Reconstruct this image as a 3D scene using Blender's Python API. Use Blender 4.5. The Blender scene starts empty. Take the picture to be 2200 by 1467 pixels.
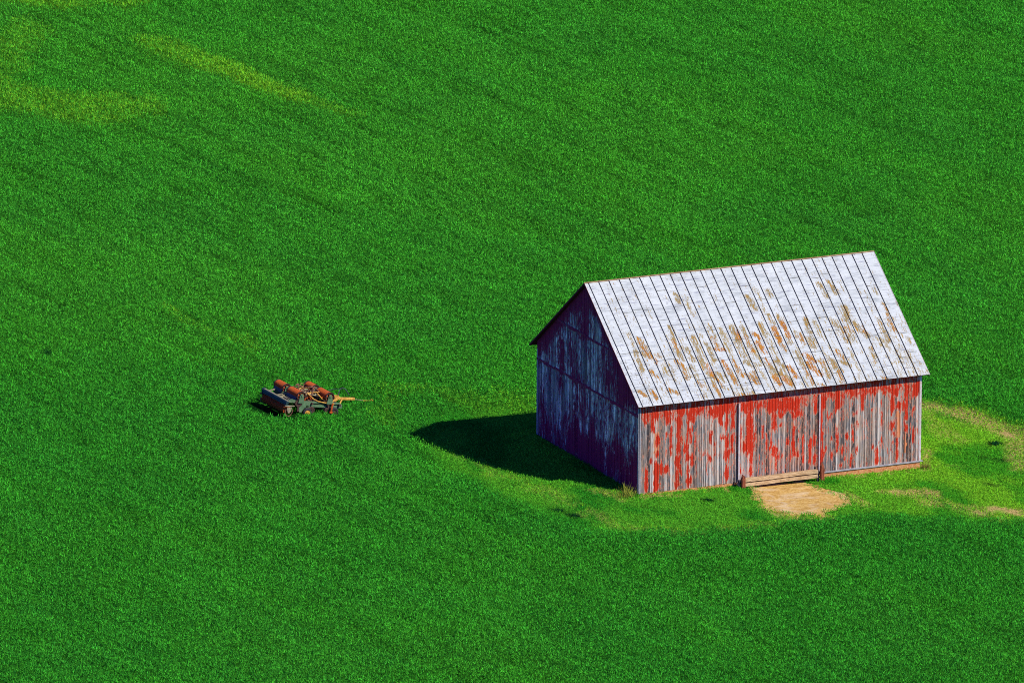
import bpy, bmesh, math, random
import numpy as np
from mathutils import Vector, Matrix
random.seed(7); rng = np.random.default_rng(11)
scn = bpy.context.scene
COL = scn.collection
RAD = math.radians

# ------------------------------------------------------------------ camera
def make_camera():
    C = Vector((-245.7642, -529.0853, 164.3107))
    f = Vector((0.39747511, 0.8801856, -0.25939708)); r = Vector((0.91192642, -0.41032279, 0.00504187)); u = Vector((0.10199875, 0.23855507, 0.9657576))
    cd = bpy.data.cameras.new('camera'); cam = bpy.data.objects.new('camera', cd); COL.objects.link(cam)
    m = Matrix(((r.x, u.x, -f.x), (r.y, u.y, -f.y), (r.z, u.z, -f.z))).to_4x4(); m.translation = C
    cam.matrix_world = m
    cd.sensor_width = 36; cd.sensor_fit = 'HORIZONTAL'; cd.lens = 436.47
    cd.clip_start = 5; cd.clip_end = 9000
    scn.camera = cam
make_camera()

# ------------------------------------------------------------------ light
SUN_DIR = Vector((0.385, -0.645, 0.661)).normalized()      # towards the sun
SUN_E = math.asin(SUN_DIR.z)
def make_light():
    w = bpy.data.worlds.new('World'); scn.world = w; w.use_nodes = True
    nt = w.node_tree; nt.nodes.clear()
    out = nt.nodes.new('ShaderNodeOutputWorld'); bg = nt.nodes.new('ShaderNodeBackground')
    sky = nt.nodes.new('ShaderNodeTexSky'); sky.sky_type = 'NISHITA'; sky.sun_disc = False
    sky.sun_elevation = SUN_E; sky.sun_rotation = math.atan2(SUN_DIR.x, SUN_DIR.y)
    sky.ozone_density = 10.0; sky.air_density = 1.0; sky.dust_density = 0.1
    hs = nt.nodes.new('ShaderNodeHueSaturation'); hs.inputs['Saturation'].default_value = SKY_SAT
    nt.links.new(sky.outputs[0], hs.inputs['Color']); tn = nt.nodes.new('ShaderNodeMix'); tn.data_type = 'RGBA'; tn.blend_type = 'MULTIPLY'; tn.inputs[0].default_value = 1.0; tn.inputs[7].default_value = SKY_TINT
    nt.links.new(hs.outputs[0], tn.inputs[6]); nt.links.new(tn.outputs[2], bg.inputs['Color'])
    bg.inputs['Strength'].default_value = SKY_STR
    nt.links.new(bg.outputs[0], out.inputs['Surface'])
    sd = bpy.data.lights.new('sun', 'SUN'); sd.energy = 4.6; sd.angle = RAD(0.5); sd.color = (1.0, 0.95, 0.87)
    s = bpy.data.objects.new('sun', sd); COL.objects.link(s)
    s.rotation_euler = SUN_DIR.to_track_quat('Z', 'Y').to_euler(); s.location = (30, -60, 80)
SKY_SAT = 1.2; SKY_STR = 0.15; SKY_TINT = (.74, .36, 1.0, 1)
make_light()
scn.view_settings.view_transform = 'Standard'; scn.view_settings.look = 'None'
scn.cycles.use_denoising = False; scn.cycles.filter_width = 1.0; scn.cycles.max_bounces = 6
scn.view_settings.exposure = 0.0; scn.view_settings.gamma = 1.0

# ------------------------------------------------------------------ surface records (metres on the barn and the field)
LEAVES = 3.0e6
RED_PATCH= [[0.21,0.52,3.46,4.05,0.8],[0.61,0.79,3.01,4.01,0.9],[0.77,1.04,3.57,4.07,1.0],[1.06,1.24,3.88,4.05,1.0],[0.88,1.06,2.23,2.81,1.0],[0.83,1.04,1.78,2.03,1.0],[0.79,1.08,-0.04,1.53,1.0],[1.1,1.24,0.79,1.46,1.0],[0.3,0.45,-0.02,1.29,1.0],[0.56,0.68,1.39,1.72,1.0],[1.28,1.69,3.72,4.01,1.0],[1.39,1.66,3.3,3.71,1.0],[1.37,1.48,2.56,2.93,1.0],[1.39,1.51,1.8,1.97,1.0],[1.33,1.57,0.85,1.22,1.0],[1.64,1.73,1.65,3.24,1.0],[1.98,2.45,3.6,4.06,1.0],[2.0,2.27,3.03,3.61,1.0],[2.0,2.18,1.86,3.03,1.0],[1.95,2.16,1.07,1.74,1.0],[2.16,2.29,0.56,1.14,1.0],[1.93,2.13,0.08,1.08,0.8],[2.2,2.31,2.05,3.22,0.6],[2.54,2.99,3.38,4.04,1.0],[2.54,2.65,2.31,3.39,1.0],[2.4,2.65,1.82,2.32,0.9],[2.49,2.67,1.27,1.81,1.0],[2.76,2.92,1.03,1.78,1.0],[2.54,2.67,0.1,1.14,1.0],[2.72,2.87,0.12,0.62,0.9],[2.67,2.85,2.29,3.21,0.6],[2.99,3.08,1.85,2.85,0.7],[3.03,3.34,3.75,3.96,1.0],[3.25,3.66,3.93,4.05,1.0],[3.75,3.97,3.55,4.01,1.0],[3.75,3.9,2.14,2.68,1.0],[3.75,3.9,1.24,1.56,1.0],[4.02,4.24,3.32,4.07,1.0],[4.24,4.47,3.04,4.04,1.0],[4.47,4.87,3.59,4.09,1.0],[4.58,4.78,2.76,3.59,1.0],[4.91,5.16,3.3,4.01,1.0],[4.91,5.14,2.72,3.31,0.9],[4.91,5.05,1.56,2.48,1.0],[4.33,4.82,2.27,2.44,0.9],[4.6,4.8,1.76,2.42,1.0],[4.56,4.87,1.17,1.67,1.0],[4.6,4.8,0.05,0.92,1.0],[4.02,4.13,1.4,2.15,0.6],[5.36,5.77,3.5,4.0,1.0],[5.59,6.12,3.43,4.01,1.0],[6.12,6.48,3.67,4.01,1.0],[5.72,6.08,1.3,3.42,1.0],[5.92,6.08,0.16,1.29,1.0],[5.34,5.45,1.52,2.81,1.0],[5.54,5.77,1.49,1.95,1.0],[5.32,5.43,0.43,0.73,1.0],[6.12,6.21,1.43,2.77,0.7],[6.21,6.66,3.7,3.99,1.0],[6.84,7.78,3.4,4.07,1.0],[7.11,7.33,2.41,3.41,0.9],[7.38,7.78,3.04,3.37,1.0],[7.51,7.65,2.54,2.79,1.0],[6.57,6.66,2.05,2.81,0.9],[6.98,7.11,1.51,2.01,1.0],[7.11,7.38,1.2,1.57,1.0],[7.07,7.78,1.03,1.14,1.0],[7.29,7.42,0.27,1.06,0.7],[6.75,6.86,1.37,2.45,0.7],[7.78,8.59,3.25,4.0,0.9],[8.14,8.81,2.93,3.22,0.9],[8.23,8.36,0.9,2.53,1.0],[7.91,8.05,1.56,1.94,1.0],[7.96,8.59,0.87,1.12,0.7],[8.77,8.85,0.6,2.02,1.0],[9.12,9.26,0.52,1.94,1.0],[9.35,9.57,3.08,3.74,1.0],[9.35,9.48,1.41,1.91,1.0],[9.35,9.51,0.45,0.95,1.0],[9.3,9.57,3.7,3.87,1.0],[9.66,10.02,3.12,4.0,1.0],[9.66,9.89,1.96,3.13,1.0],[9.62,9.93,1.46,1.92,1.0],[9.64,9.93,0.41,1.29,0.9],[10.02,10.11,1.01,1.34,1.0],[10.02,10.56,3.82,3.99,1.0],[10.56,10.83,3.03,3.99,1.0],[10.11,10.47,2.78,2.99,0.8],[10.33,10.47,1.52,1.73,1.0],[10.31,10.45,0.69,0.98,1.0],[10.63,10.76,0.74,2.24,0.8],[10.83,11.55,3.81,4.0,1.0],[10.87,11.01,3.34,3.55,1.0],[11.14,11.3,1.43,1.85,1.0],[10.92,11.01,0.75,1.21,1.0],[11.48,11.59,1.27,2.02,1.0],[11.41,11.63,3.57,3.86,1.0],[11.41,11.52,0.03,0.82,1.0],[11.7,11.86,0.79,1.12,1.0],[11.1,11.23,0.52,0.69,1.0],[11.63,12.53,3.76,3.97,1.0],[11.99,12.13,2.97,3.76,1.0],[11.77,11.86,3.04,3.16,1.0],[11.5,11.81,2.72,2.85,0.8],[11.46,11.81,2.16,2.26,0.8],[12.53,13.79,3.77,4.02,1.0],[12.67,12.8,3.52,3.78,1.0],[13.07,13.16,1.86,3.23,0.8],[13.07,13.16,1.02,1.44,1.0],[12.78,12.94,0.05,0.88,1.0],[12.6,12.71,0.95,1.16,1.0],[12.53,12.71,2.87,2.99,0.9],[13.16,13.29,3.51,3.81,1.0],[13.61,14.01,3.54,3.87,1.0],[13.56,13.79,2.63,3.55,1.0],[13.79,14.28,3.72,3.97,1.0],[13.92,14.19,2.68,3.14,1.0],[13.56,13.79,1.84,2.17,1.0],[13.65,13.88,1.46,1.54,1.0],[13.9,14.01,0.06,1.27,1.0],[14.33,14.59,3.3,3.93,1.0],[14.24,14.55,2.77,3.18,1.0],[14.41,14.55,2.22,2.76,1.0],[14.37,14.55,1.55,1.97,1.0],[14.77,15.22,3.29,4.04,1.0],[14.77,14.91,2.43,2.72,1.0],[14.8,14.91,1.01,1.84,1.0],[10.87,11.01,0.08,0.29,0.9]]
ORG= [[0.79,1.04,1.78,2.99,1.0],[2.18,2.4,2.26,2.68,0.8],[5.41,5.5,1.51,2.76,0.5],[13.92,14.15,1.26,2.6,1.0],[14.37,14.5,0.55,1.64,0.9],[8.14,8.36,2.04,2.87,0.6]]
STAINS= [(0.97,0.14,1.02,0.298,0.19,'k'),(1.58,0.143,1.73,0.174,0.24,'k'),(1.28,0.274,1.76,0.325,0.14,'k'),(1.17,0.423,1.1,0.558,0.14,'o'),(1.1,0.558,0.99,0.721,0.29,'o'),(1.53,0.465,1.6,0.487,0.19,'r'),(1.54,0.494,1.69,0.618,0.43,'r'),(1.45,0.585,1.69,0.618,0.39,'o'),(2.68,0.211,2.72,0.341,0.19,'k'),(3.67,0.155,3.91,0.188,0.19,'k'),(4.47,0.161,4.45,0.233,0.24,'o'),(4.87,0.189,4.92,0.334,0.29,'l'),(4.39,0.382,4.5,0.456,0.24,'k'),(3.39,0.409,3.3,0.565,0.29,'o'),(3.29,0.522,3.33,0.587,0.24,'r'),(3.22,0.593,3.33,0.666,0.39,'o'),(3.02,0.676,3.12,0.706,0.29,'r'),(3.16,0.707,3.11,0.821,0.22,'r'),(3.38,0.746,3.33,0.81,0.19,'l'),(3.74,0.515,3.63,0.6,0.19,'l'),(3.81,0.588,3.84,0.689,0.29,'o'),(2.59,0.704,2.58,0.755,0.19,'o'),(4.4,0.505,4.31,0.726,0.34,'o'),(4.26,0.631,4.29,0.718,0.34,'o'),(3.6,0.721,3.68,0.823,0.29,'l'),(3.6,0.865,3.8,0.896,0.24,'r'),(4.79,0.504,4.85,0.548,0.19,'l'),(4.91,0.577,4.95,0.707,0.29,'o'),(5.48,0.436,5.51,0.523,0.24,'o'),(5.37,0.52,5.4,0.607,0.29,'r'),(5.31,0.62,5.66,0.633,0.24,'R'),(4.28,0.754,4.51,0.836,0.39,'o'),(4.45,0.728,4.51,0.822,0.19,'R'),(4.34,0.862,4.33,0.927,0.19,'o'),(4.42,0.899,4.42,0.978,0.19,'r'),(4.77,0.798,4.96,0.88,0.24,'o'),(4.65,0.853,4.74,0.905,0.19,'r'),(4.69,0.904,4.98,0.937,0.19,'o'),(5.39,0.722,5.45,0.78,0.27,'R'),(5.43,0.772,5.54,0.911,0.27,'r'),(5.97,0.466,5.97,0.609,0.24,'l'),(5.97,0.609,5.83,0.75,0.24,'l'),(5.89,0.73,6.02,0.847,0.29,'r'),(6.78,0.5,6.78,0.565,0.19,'R'),(6.57,0.475,6.57,0.698,0.39,'o'),(7.12,0.47,7.18,0.658,0.24,'o'),(7.14,0.542,7.18,0.658,0.14,'r'),(8.14,0.243,8.29,0.339,0.39,'o'),(6.05,0.23,6.11,0.26,0.19,'k'),(6.48,0.216,6.63,0.326,0.29,'k'),(7.64,0.536,7.77,0.574,0.24,'R'),(6.59,0.741,7.15,0.779,0.29,'l'),(6.37,0.86,6.54,0.898,0.19,'r'),(6.73,0.822,6.72,0.887,0.19,'r'),(1.85,0.886,1.99,0.903,0.19,'r'),(2.03,0.889,2.3,0.929,0.24,'r'),(2.08,0.761,2.23,0.792,0.19,'k'),(1.43,0.736,1.63,0.782,0.24,'r'),(0.94,0.756,1.06,0.844,0.29,'k'),(0.38,0.876,0.6,0.916,0.19,'r'),(1.0,0.879,1.14,0.946,0.24,'r'),(1.95,0.644,1.92,0.686,0.07,'R'),(2.12,0.604,2.22,0.634,0.14,'r'),(1.53,0.816,1.62,0.897,0.19,'k'),(3.14,0.922,3.3,0.982,0.19,'k'),(3.61,0.958,3.64,0.973,0.1,'r'),(5.34,0.993,6.11,0.995,0.14,'r'),(8.73,0.201,8.73,0.36,0.27,'l'),(9.29,0.21,9.36,0.259,0.27,'o'),(12.13,0.209,12.26,0.307,0.32,'o'),(12.71,0.195,12.84,0.292,0.32,'o'),(11.67,0.273,11.65,0.368,0.21,'k'),(13.27,0.204,13.26,0.275,0.21,'k'),(14.39,0.294,14.39,0.453,0.27,'k'),(14.97,0.208,14.91,0.334,0.27,'k'),(14.96,0.422,15.05,0.463,0.21,'r'),(14.98,0.486,14.98,0.574,0.21,'r'),(14.94,0.605,15.06,0.654,0.27,'r'),(14.99,0.661,15.01,0.725,0.21,'k'),(8.77,0.4,8.87,0.474,0.21,'o'),(8.78,0.504,8.78,0.607,0.27,'R'),(8.74,0.622,8.83,0.68,0.27,'r'),(9.25,0.416,9.28,0.48,0.24,'o'),(9.3,0.473,9.36,0.593,0.27,'R'),(9.26,0.591,9.28,0.639,0.27,'o'),(8.13,0.469,8.2,0.534,0.27,'o'),(8.17,0.51,8.2,0.693,0.43,'l'),(7.57,0.532,7.76,0.575,0.27,'r'),(7.57,0.603,7.75,0.686,0.32,'R'),(7.12,0.54,7.16,0.668,0.19,'r'),(9.75,0.552,10.13,0.605,0.21,'l'),(9.92,0.586,9.99,0.651,0.32,'r'),(10.59,0.47,10.41,0.689,0.32,'o'),(10.98,0.5,11.1,0.637,0.32,'l'),(11.48,0.548,11.55,0.613,0.21,'k'),(12.07,0.51,12.33,0.673,0.43,'o'),(12.34,0.562,12.28,0.672,0.13,'r'),(12.85,0.412,12.58,0.661,0.48,'o'),(12.57,0.558,12.73,0.592,0.21,'r'),(13.05,0.542,13.41,0.651,0.43,'o'),(13.31,0.578,13.38,0.627,0.21,'r'),(12.58,0.661,12.74,0.696,0.21,'l'),(14.43,0.525,14.42,0.723,0.24,'o'),(14.43,0.525,14.42,0.564,0.13,'r'),(14.32,0.722,14.51,0.82,0.27,'k'),(14.9,0.795,15.27,0.848,0.21,'k'),(7.58,0.723,7.67,0.78,0.21,'R'),(7.6,0.77,7.88,0.87,0.32,'o'),(7.68,0.883,7.81,0.949,0.27,'R'),(8.15,0.748,8.32,0.814,0.37,'o'),(8.15,0.851,8.39,0.95,0.48,'o'),(8.12,0.898,8.29,0.949,0.32,'R'),(8.63,0.819,8.8,0.901,0.29,'R'),(9.33,0.711,9.44,0.832,0.32,'o'),(9.39,0.848,9.46,0.896,0.21,'r'),(9.77,0.742,10.06,0.803,0.35,'R'),(9.74,0.806,10.07,0.906,0.35,'R'),(10.44,0.801,10.49,0.929,0.37,'o'),(10.42,0.809,10.48,0.842,0.27,'r'),(10.98,0.802,11.16,0.9,0.37,'o'),(11.11,0.899,11.11,0.987,0.27,'r'),(11.54,0.74,11.66,0.805,0.27,'r'),(11.54,0.827,11.76,0.862,0.27,'o'),(12.15,0.734,12.23,0.846,0.27,'l'),(13.29,0.745,13.33,0.856,0.27,'o'),(13.31,0.896,13.44,0.961,0.21,'l'),(13.27,0.982,13.42,1.001,0.21,'r'),(9.46,0.968,10.02,0.993,0.21,'r'),(9.55,0.922,9.51,0.969,0.16,'r'),(6.35,0.845,6.68,0.914,0.32,'r'),(6.5,0.745,6.81,0.782,0.27,'o'),(16.03,0.527,15.8,0.587,0.11,'o'),(15.76,0.404,15.75,0.443,0.08,'o')]
DIRT= [[6.05,0.25],[4.79,-4.07],[4.96,-5.04],[5.63,-5.99],[6.78,-6.21],[8.27,-5.47],[9.29,-4.55],[9.54,-3.73],[9.22,-2.7],[8.95,-1.69],[8.80,-0.80],[9.0,0.25]]
BARE= [[15.3,-8.1,15.9,-8.9,.42,.9],[14.3,-8.5,14.6,-8.9,.25,.7],[11.9,-3.5,12.5,-3.9,.25,.6],[9.9,-4.4,10.5,-4.6,.3,.6],[22.1,4.6,22.3,3.9,.3,.7]]
YARD= [[2.35,17.47],[0.35,18.16],[-2.49,17.51],[-5.12,15.56],[-5.88,13.0],[-6.14,7.03],[-6.08,3.8],[-6.17,-0.26],[-5.01,-4.26],[-3.44,-6.24],[-0.74,-7.36],[2.25,-7.33],[4.9,-7.0],[7.84,-7.66],[10.75,-8.4],[15.93,-10.66],[22.96,-11.3],[26.96,-3.51],[22.59,2.68],[22.47,5.56],[22.33,8.95],[21.15,11.57],[13.43,16.35]]
YELLOW= [[14.27,96.45,15.02,90.83,1.3,0.45],[15.02,90.83,15.95,86.4,1.3,.75],[15.95,86.4,16.96,82.21,0.9,0.75],[16.96,82.21,18.51,77.41,0.7,0.3],[0.82,86.78,3.88,83.45,3,0.42],[4.71,85.48,8.13,82.38,1.5,0.38],[8.82,102.47,2.33,89.18,1.2,0.2],[10.97,108.49,13.05,106.58,1.5,0.5],[14.72,107.87,17.4,106.74,1,0.4],[-8.11,42.1,-8.02,41.05,0.2,.4],[-8.25,41.13,-6.77,33.6,0.3,0.14],[-6.66,35.06,-6.93,30.19,0.4,0.16],[-3.45,21.68,2.57,17.97,1,0.18],[-4.66,20.65,-5.9,17.26,0.6,0.12]]
PALE= [[20.9,11.07,21.89,9.1,0.8,1],[21.89,9.1,22.23,6.12,0.8,1],[22.23,6.12,22.57,3.16,0.8,0.9],[20.53,10.05,19.24,4.78,0.7,0.5],[16.23,0.21,17.76,-0.32,0.3,0.2],[23.14,5.33,19.99,-2.03,0.7,0.8],[11.72,-3.3,13.83,-4.67,0.5,1],[12.9,-5.54,14.52,-7.91,0.6,0.7],[14.11,-8.22,14.81,-9.37,0.5,0.5],[15.6,-8.29,16.18,-9.66,0.5,1],[-4.83,6.58,-3.66,-0.23,0.7,0.26],[-3.66,-0.23,-3.3,-4.86,0.6,0.34],[-3.48,-5.24,-0.03,-6.89,0.5,0.30],[-0.03,-6.89,5.05,-6.69,0.4,0.25],[-4.49,11.58,-4.15,5.88,0.4,0.2],[-0.0,-0.41,4.76,-0.42,0.12,1],[4.98,-3.69,4.49,-5.77,0.3,0.9],[9.7,-0.12,15.15,-0.16,0.1,0.9],[17.24,3.59,15.49,-0.0,0.25,0.9],[9.82,-3.55,9.72,-5.34,0.3,0.8],[5.27,-6.23,6.99,-6.83,0.3,0.6],[-1.51,1.76,-0.9,-0.73,0.4,0.6]]
DARKC= [[-5.09,-1.18,-4.76,-1.65,0.25,1],[-4.7,-2.39,-4.59,-2.79,0.22,1],[20.67,2.97,21.11,2.81,0.25,1],[19.05,0.62,19.9,-0.14,0.25,0.6],[17.07,-3.78,17.31,-4.32,0.25,0.6],[2.65,-1.97,2.86,-2.32,0.2,0.8],[-17.2,34.7,-17.15,34.2,0.2,.6],[-11.3,21.5,-10.2,18.7,0.5,.75],[23.68,10.89,23.93,10.61,0.25,0.7],[26.33,13.86,26.47,13.61,0.2,0.7],[-13.64,22.79,-13.38,22.5,0.3,0.5],[-15.5,26.79,-15.38,26.46,0.2,0.5]]  # one spot, at the roller's rear beam, paints its shade on the grass

# ------------------------------------------------------------------ helpers
def tag(o, label=None, cat=None, group=None, kind=None):
    if label: o['label'] = label
    if cat: o['category'] = cat
    if group: o['group'] = group
    if kind: o['kind'] = kind
    return o

def empty(name, loc=(0, 0, 0), rot=(0, 0, 0)):
    o = bpy.data.objects.new(name, None); COL.objects.link(o)
    o.location = loc; o.rotation_euler = rot; o.empty_display_size = 0.3
    return o

class MB:
    """collects vertices and faces, links them as one mesh object"""
    def __init__(s): s.v = []; s.f = []; s.a = []
    def add(s, vs, fs, at=None):
        b = len(s.v); s.v += [tuple(p) for p in vs]; s.f += [tuple(i + b for i in f) for f in fs]
        s.a += (at if at is not None else [(0, 0, 0.5, 1)] * len(vs))
    def box(s, c, size, rot=None, bev=0.0, at=None):
        hx, hy, hz = [q / 2 for q in size]
        if bev > 0:
            b = min(bev, hx * .9, hy * .9, hz * .9); bm = bmesh.new(); bmesh.ops.create_cube(bm, size=1)
            for v in bm.verts: v.co = Vector((v.co.x * hx * 2, v.co.y * hy * 2, v.co.z * hz * 2))
            bmesh.ops.bevel(bm, geom=bm.edges[:], offset=b, segments=1, affect='EDGES', profile=.5)
            vs = [v.co.copy() for v in bm.verts]; fs = [[v.index for v in f.verts] for f in bm.faces]; bm.free()
        else:
            vs = [Vector((x * hx, y * hy, z * hz)) for x in (-1, 1) for y in (-1, 1) for z in (-1, 1)]
            fs = [(0, 1, 3, 2), (4, 6, 7, 5), (0, 4, 5, 1), (2, 3, 7, 6), (0, 2, 6, 4), (1, 5, 7, 3)]
        if rot is not None: vs = [rot @ v for v in vs]
        c = Vector(c); s.add([v + c for v in vs], fs, at and [at] * len(vs)); return s
    def bar(s, a, b, w, h, bev=0.0):
        """box beam from a to b"""
        a = Vector(a); b = Vector(b); d = b - a
        q = d.to_track_quat('X', 'Z').to_matrix()
        return s.box((a + b) / 2, (d.length, w, h), q, bev)
    def tube(s, pts, r, n=8, cap=True):
        pts = [Vector(p) for p in pts]; b = len(s.v); m = len(pts)
        rs = r if isinstance(r, (list, tuple)) else [r] * m
        for i, p in enumerate(pts):
            t = (pts[min(i + 1, m - 1)] - pts[max(i - 1, 0)]).normalized()
            ref = Vector((0, 0, 1)) if abs(t.z) < .9 else Vector((1, 0, 0))
            x = t.cross(ref).normalized(); y = x.cross(t)
            for k in range(n):
                a = 2 * math.pi * k / n
                s.v.append(tuple(p + (x * math.cos(a) + y * math.sin(a)) * rs[i])); s.a.append((0, 0, .5, 1))
        for i in range(m - 1):
            for k in range(n):
                s.f.append((b + i * n + k, b + i * n + (k + 1) % n, b + (i + 1) * n + (k + 1) % n, b + (i + 1) * n + k))
        if cap:
            s.f.append(tuple(b + k for k in range(n))[::-1]); s.f.append(tuple(b + (m - 1) * n + k for k in range(n)))
        return s
    def curve(s, pts, r, n=7, sub=6):
        P = [Vector(p) for p in pts]; out = []
        for i in range(len(P) - 1):
            p0 = P[max(i - 1, 0)]; p1 = P[i]; p2 = P[i + 1]; p3 = P[min(i + 2, len(P) - 1)]
            for k in range(sub):
                t = k / sub
                out.append(.5 * ((2 * p1) + (-p0 + p2) * t + (2 * p0 - 5 * p1 + 4 * p2 - p3) * t * t + (-p0 + 3 * p1 - 3 * p2 + p3) * t ** 3))
        out.append(P[-1]); return s.tube(out, r, n)
    def lathe_y(s, c, prof, n=28):
        """profile (y, radius) turned about the y axis through c"""
        b = len(s.v); c = Vector(c)
        for y, r in prof:
            for k in range(n):
                a = 2 * math.pi * k / n
                s.v.append((c.x + r * math.cos(a), c.y + y, c.z + r * math.sin(a))); s.a.append((0, 0, .5, 1))
        for i in range(len(prof) - 1):
            for k in range(n):
                s.f.append((b + i * n + k, b + (i + 1) * n + k, b + (i + 1) * n + (k + 1) % n, b + i * n + (k + 1) % n))
        return s
    def prism(s, poly, y0, y1):
        """polygon in (x, z) extruded along y"""
        n = len(poly); vs = [(x, y0, z) for x, z in poly] + [(x, y1, z) for x, z in poly]
        fs = [tuple(range(n)), tuple(range(2 * n - 1, n - 1, -1))] + [(i, i + n, (i + 1) % n + n, (i + 1) % n) for i in range(n)]
        s.add(vs, fs); return s
    def build(s, name, mat, parent=None, smooth=False, attr=False, loc=None):
        me = bpy.data.meshes.new(name); me.from_pydata(s.v, [], s.f); me.update()
        if attr:
            ca = me.attributes.new('paint', 'FLOAT_COLOR', 'POINT')
            ca.data.foreach_set('color', np.array(s.a, dtype=np.float32).ravel())
        bm = bmesh.new(); bm.from_mesh(me); bmesh.ops.recalc_face_normals(bm, faces=bm.faces[:]); bm.to_mesh(me); bm.free()
        if smooth:
            me.polygons.foreach_set('use_smooth', [True] * len(me.polygons))
        me.materials.append(mat)
        o = bpy.data.objects.new(name, me); COL.objects.link(o)
        if parent: o.parent = parent
        if loc: o.location = loc
        return o

# -------- node DSL
class NT:
    def __init__(s, name):
        s.m = bpy.data.materials.new(name); s.m.use_nodes = True; s.t = s.m.node_tree; s.t.nodes.clear()
        s.out = s.t.nodes.new('ShaderNodeOutputMaterial')
    def n(s, typ, ins=None, **kw):
        nd = s.t.nodes.new('ShaderNode' + typ)
        for k, v in kw.items(): setattr(nd, k, v)
        for k, v in (ins or {}).items():
            sk = nd.inputs[k]
            if isinstance(v, bpy.types.NodeSocket): s.t.links.new(v, sk)
            else: sk.default_value = v
        return nd
    def math(s, op, a, b=0.0, clamp=False):
        return s.n('Math', {0: a, 1: b}, operation=op, use_clamp=clamp).outputs[0]
    def pos(s): return s.n('NewGeometry').outputs['Position']
    def noise(s, vec, scale, detail=4, rough=.6, off=None, dist=0.0):
        mp = s.n('Mapping', {0: vec, 'Scale': scale if isinstance(scale, tuple) else (scale,) * 3, 'Location': off or (0, 0, 0)})
        return s.n('TexNoise', {'Vector': mp.outputs[0], 'Scale': 1.0, 'Detail': detail, 'Roughness': rough, 'Distortion': dist}).outputs['Fac']
    def ramp(s, fac, stops, interp='LINEAR'):
        nd = s.n('ValToRGB', {0: fac}); cr = nd.color_ramp; cr.interpolation = interp
        while len(cr.elements) > 1: cr.elements.remove(cr.elements[-1])
        for i, (p, c) in enumerate(stops):
            if not isinstance(c, tuple): c = (c, c, c)
            if len(c) == 3: c = c + (1,)
            e = cr.elements[0] if i == 0 else cr.elements.new(p)
            e.position = p; e.color = c
        return nd.outputs[0]
    def mix(s, fac, a, b, mode='MIX'):
        nd = s.n('Mix', data_type='RGBA', blend_type=mode)
        for k, v in ((0, fac), (6, a), (7, b)):
            if isinstance(v, bpy.types.NodeSocket): s.t.links.new(v, nd.inputs[k])
            else: nd.inputs[k].default_value = (tuple(v) + (1,) if isinstance(v, tuple) and len(v) == 3 else v)
        return nd.outputs[2]
    def attr(s, name): return s.n('Attribute', attribute_name=name)
    def finish(s, col, rough=.8, spec=.2, bump=None, bstr=.3, bdist=.02, metal=0.0):
        p = s.n('BsdfPrincipled', {'Base Color': col if isinstance(col, bpy.types.NodeSocket) else tuple(col) + (1,), 'Roughness': rough, 'Specular IOR Level': spec, 'Metallic': metal})
        if bump is not None:
            b = s.n('Bump', {'Strength': bstr, 'Distance': bdist, 'Height': bump}); s.t.links.new(b.outputs[0], p.inputs['Normal'])
        s.t.links.new(p.outputs[0], s.out.inputs[0]); return s.m

# -------- numpy noise
_T = rng.random((256, 256))
def vn(x, y):
    xi = np.floor(x).astype(np.int64); yi = np.floor(y).astype(np.int64); fx = x - xi; fy = y - yi
    fx = fx * fx * (3 - 2 * fx); fy = fy * fy * (3 - 2 * fy)
    g = lambda a, b: _T[a & 255, b & 255]
    return (g(xi, yi) * (1 - fx) + g(xi + 1, yi) * fx) * (1 - fy) + (g(xi, yi + 1) * (1 - fx) + g(xi + 1, yi + 1) * fx) * fy
def fbm(x, y, o=4):
    s = 0; a = .5; t = 0
    for i in range(o):
        s = s + a * vn(x + 17.3 * i, y + 9.1 * i); t += a; a *= .5; x = x * 2.03; y = y * 2.03
    return s / t
def sstep(a, b, x):
    t = np.clip((x - a) / (b - a), 0, 1); return t * t * (3 - 2 * t)
def poly_sd(px, py, poly):
    """signed distance, negative inside"""
    d = np.full(px.shape, 1e9); ins = np.zeros(px.shape, bool); n = len(poly)
    for i in range(n):
        x0, y0 = poly[i]; x1, y1 = poly[(i + 1) % n]; ex, ey = x1 - x0, y1 - y0
        t = np.clip(((px - x0) * ex + (py - y0) * ey) / (ex * ex + ey * ey + 1e-9), 0, 1)
        d = np.minimum(d, (px - x0 - t * ex) ** 2 + (py - y0 - t * ey) ** 2)
        c = ((y0 > py) != (y1 > py)) & (px < (x1 - x0) * (py - y0) / ((y1 - y0) if y1 != y0 else 1e-9) + x0)
        ins ^= c
    d = np.sqrt(d); return np.where(ins, -d, d)
def segs(px, py, S, soft=1.0):
    v = np.zeros(px.shape)
    for x0, y0, x1, y1, w, k in S:
        ex, ey = x1 - x0, y1 - y0; t = np.clip(((px - x0) * ex + (py - y0) * ey) / (ex * ex + ey * ey + 1e-9), 0, 1)
        d = np.sqrt((px - x0 - t * ex) ** 2 + (py - y0 - t * ey) ** 2)
        v = np.maximum(v, k * (1 - sstep(w * .35 * soft, w * 1.25 * soft, d)))
    return v

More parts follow.
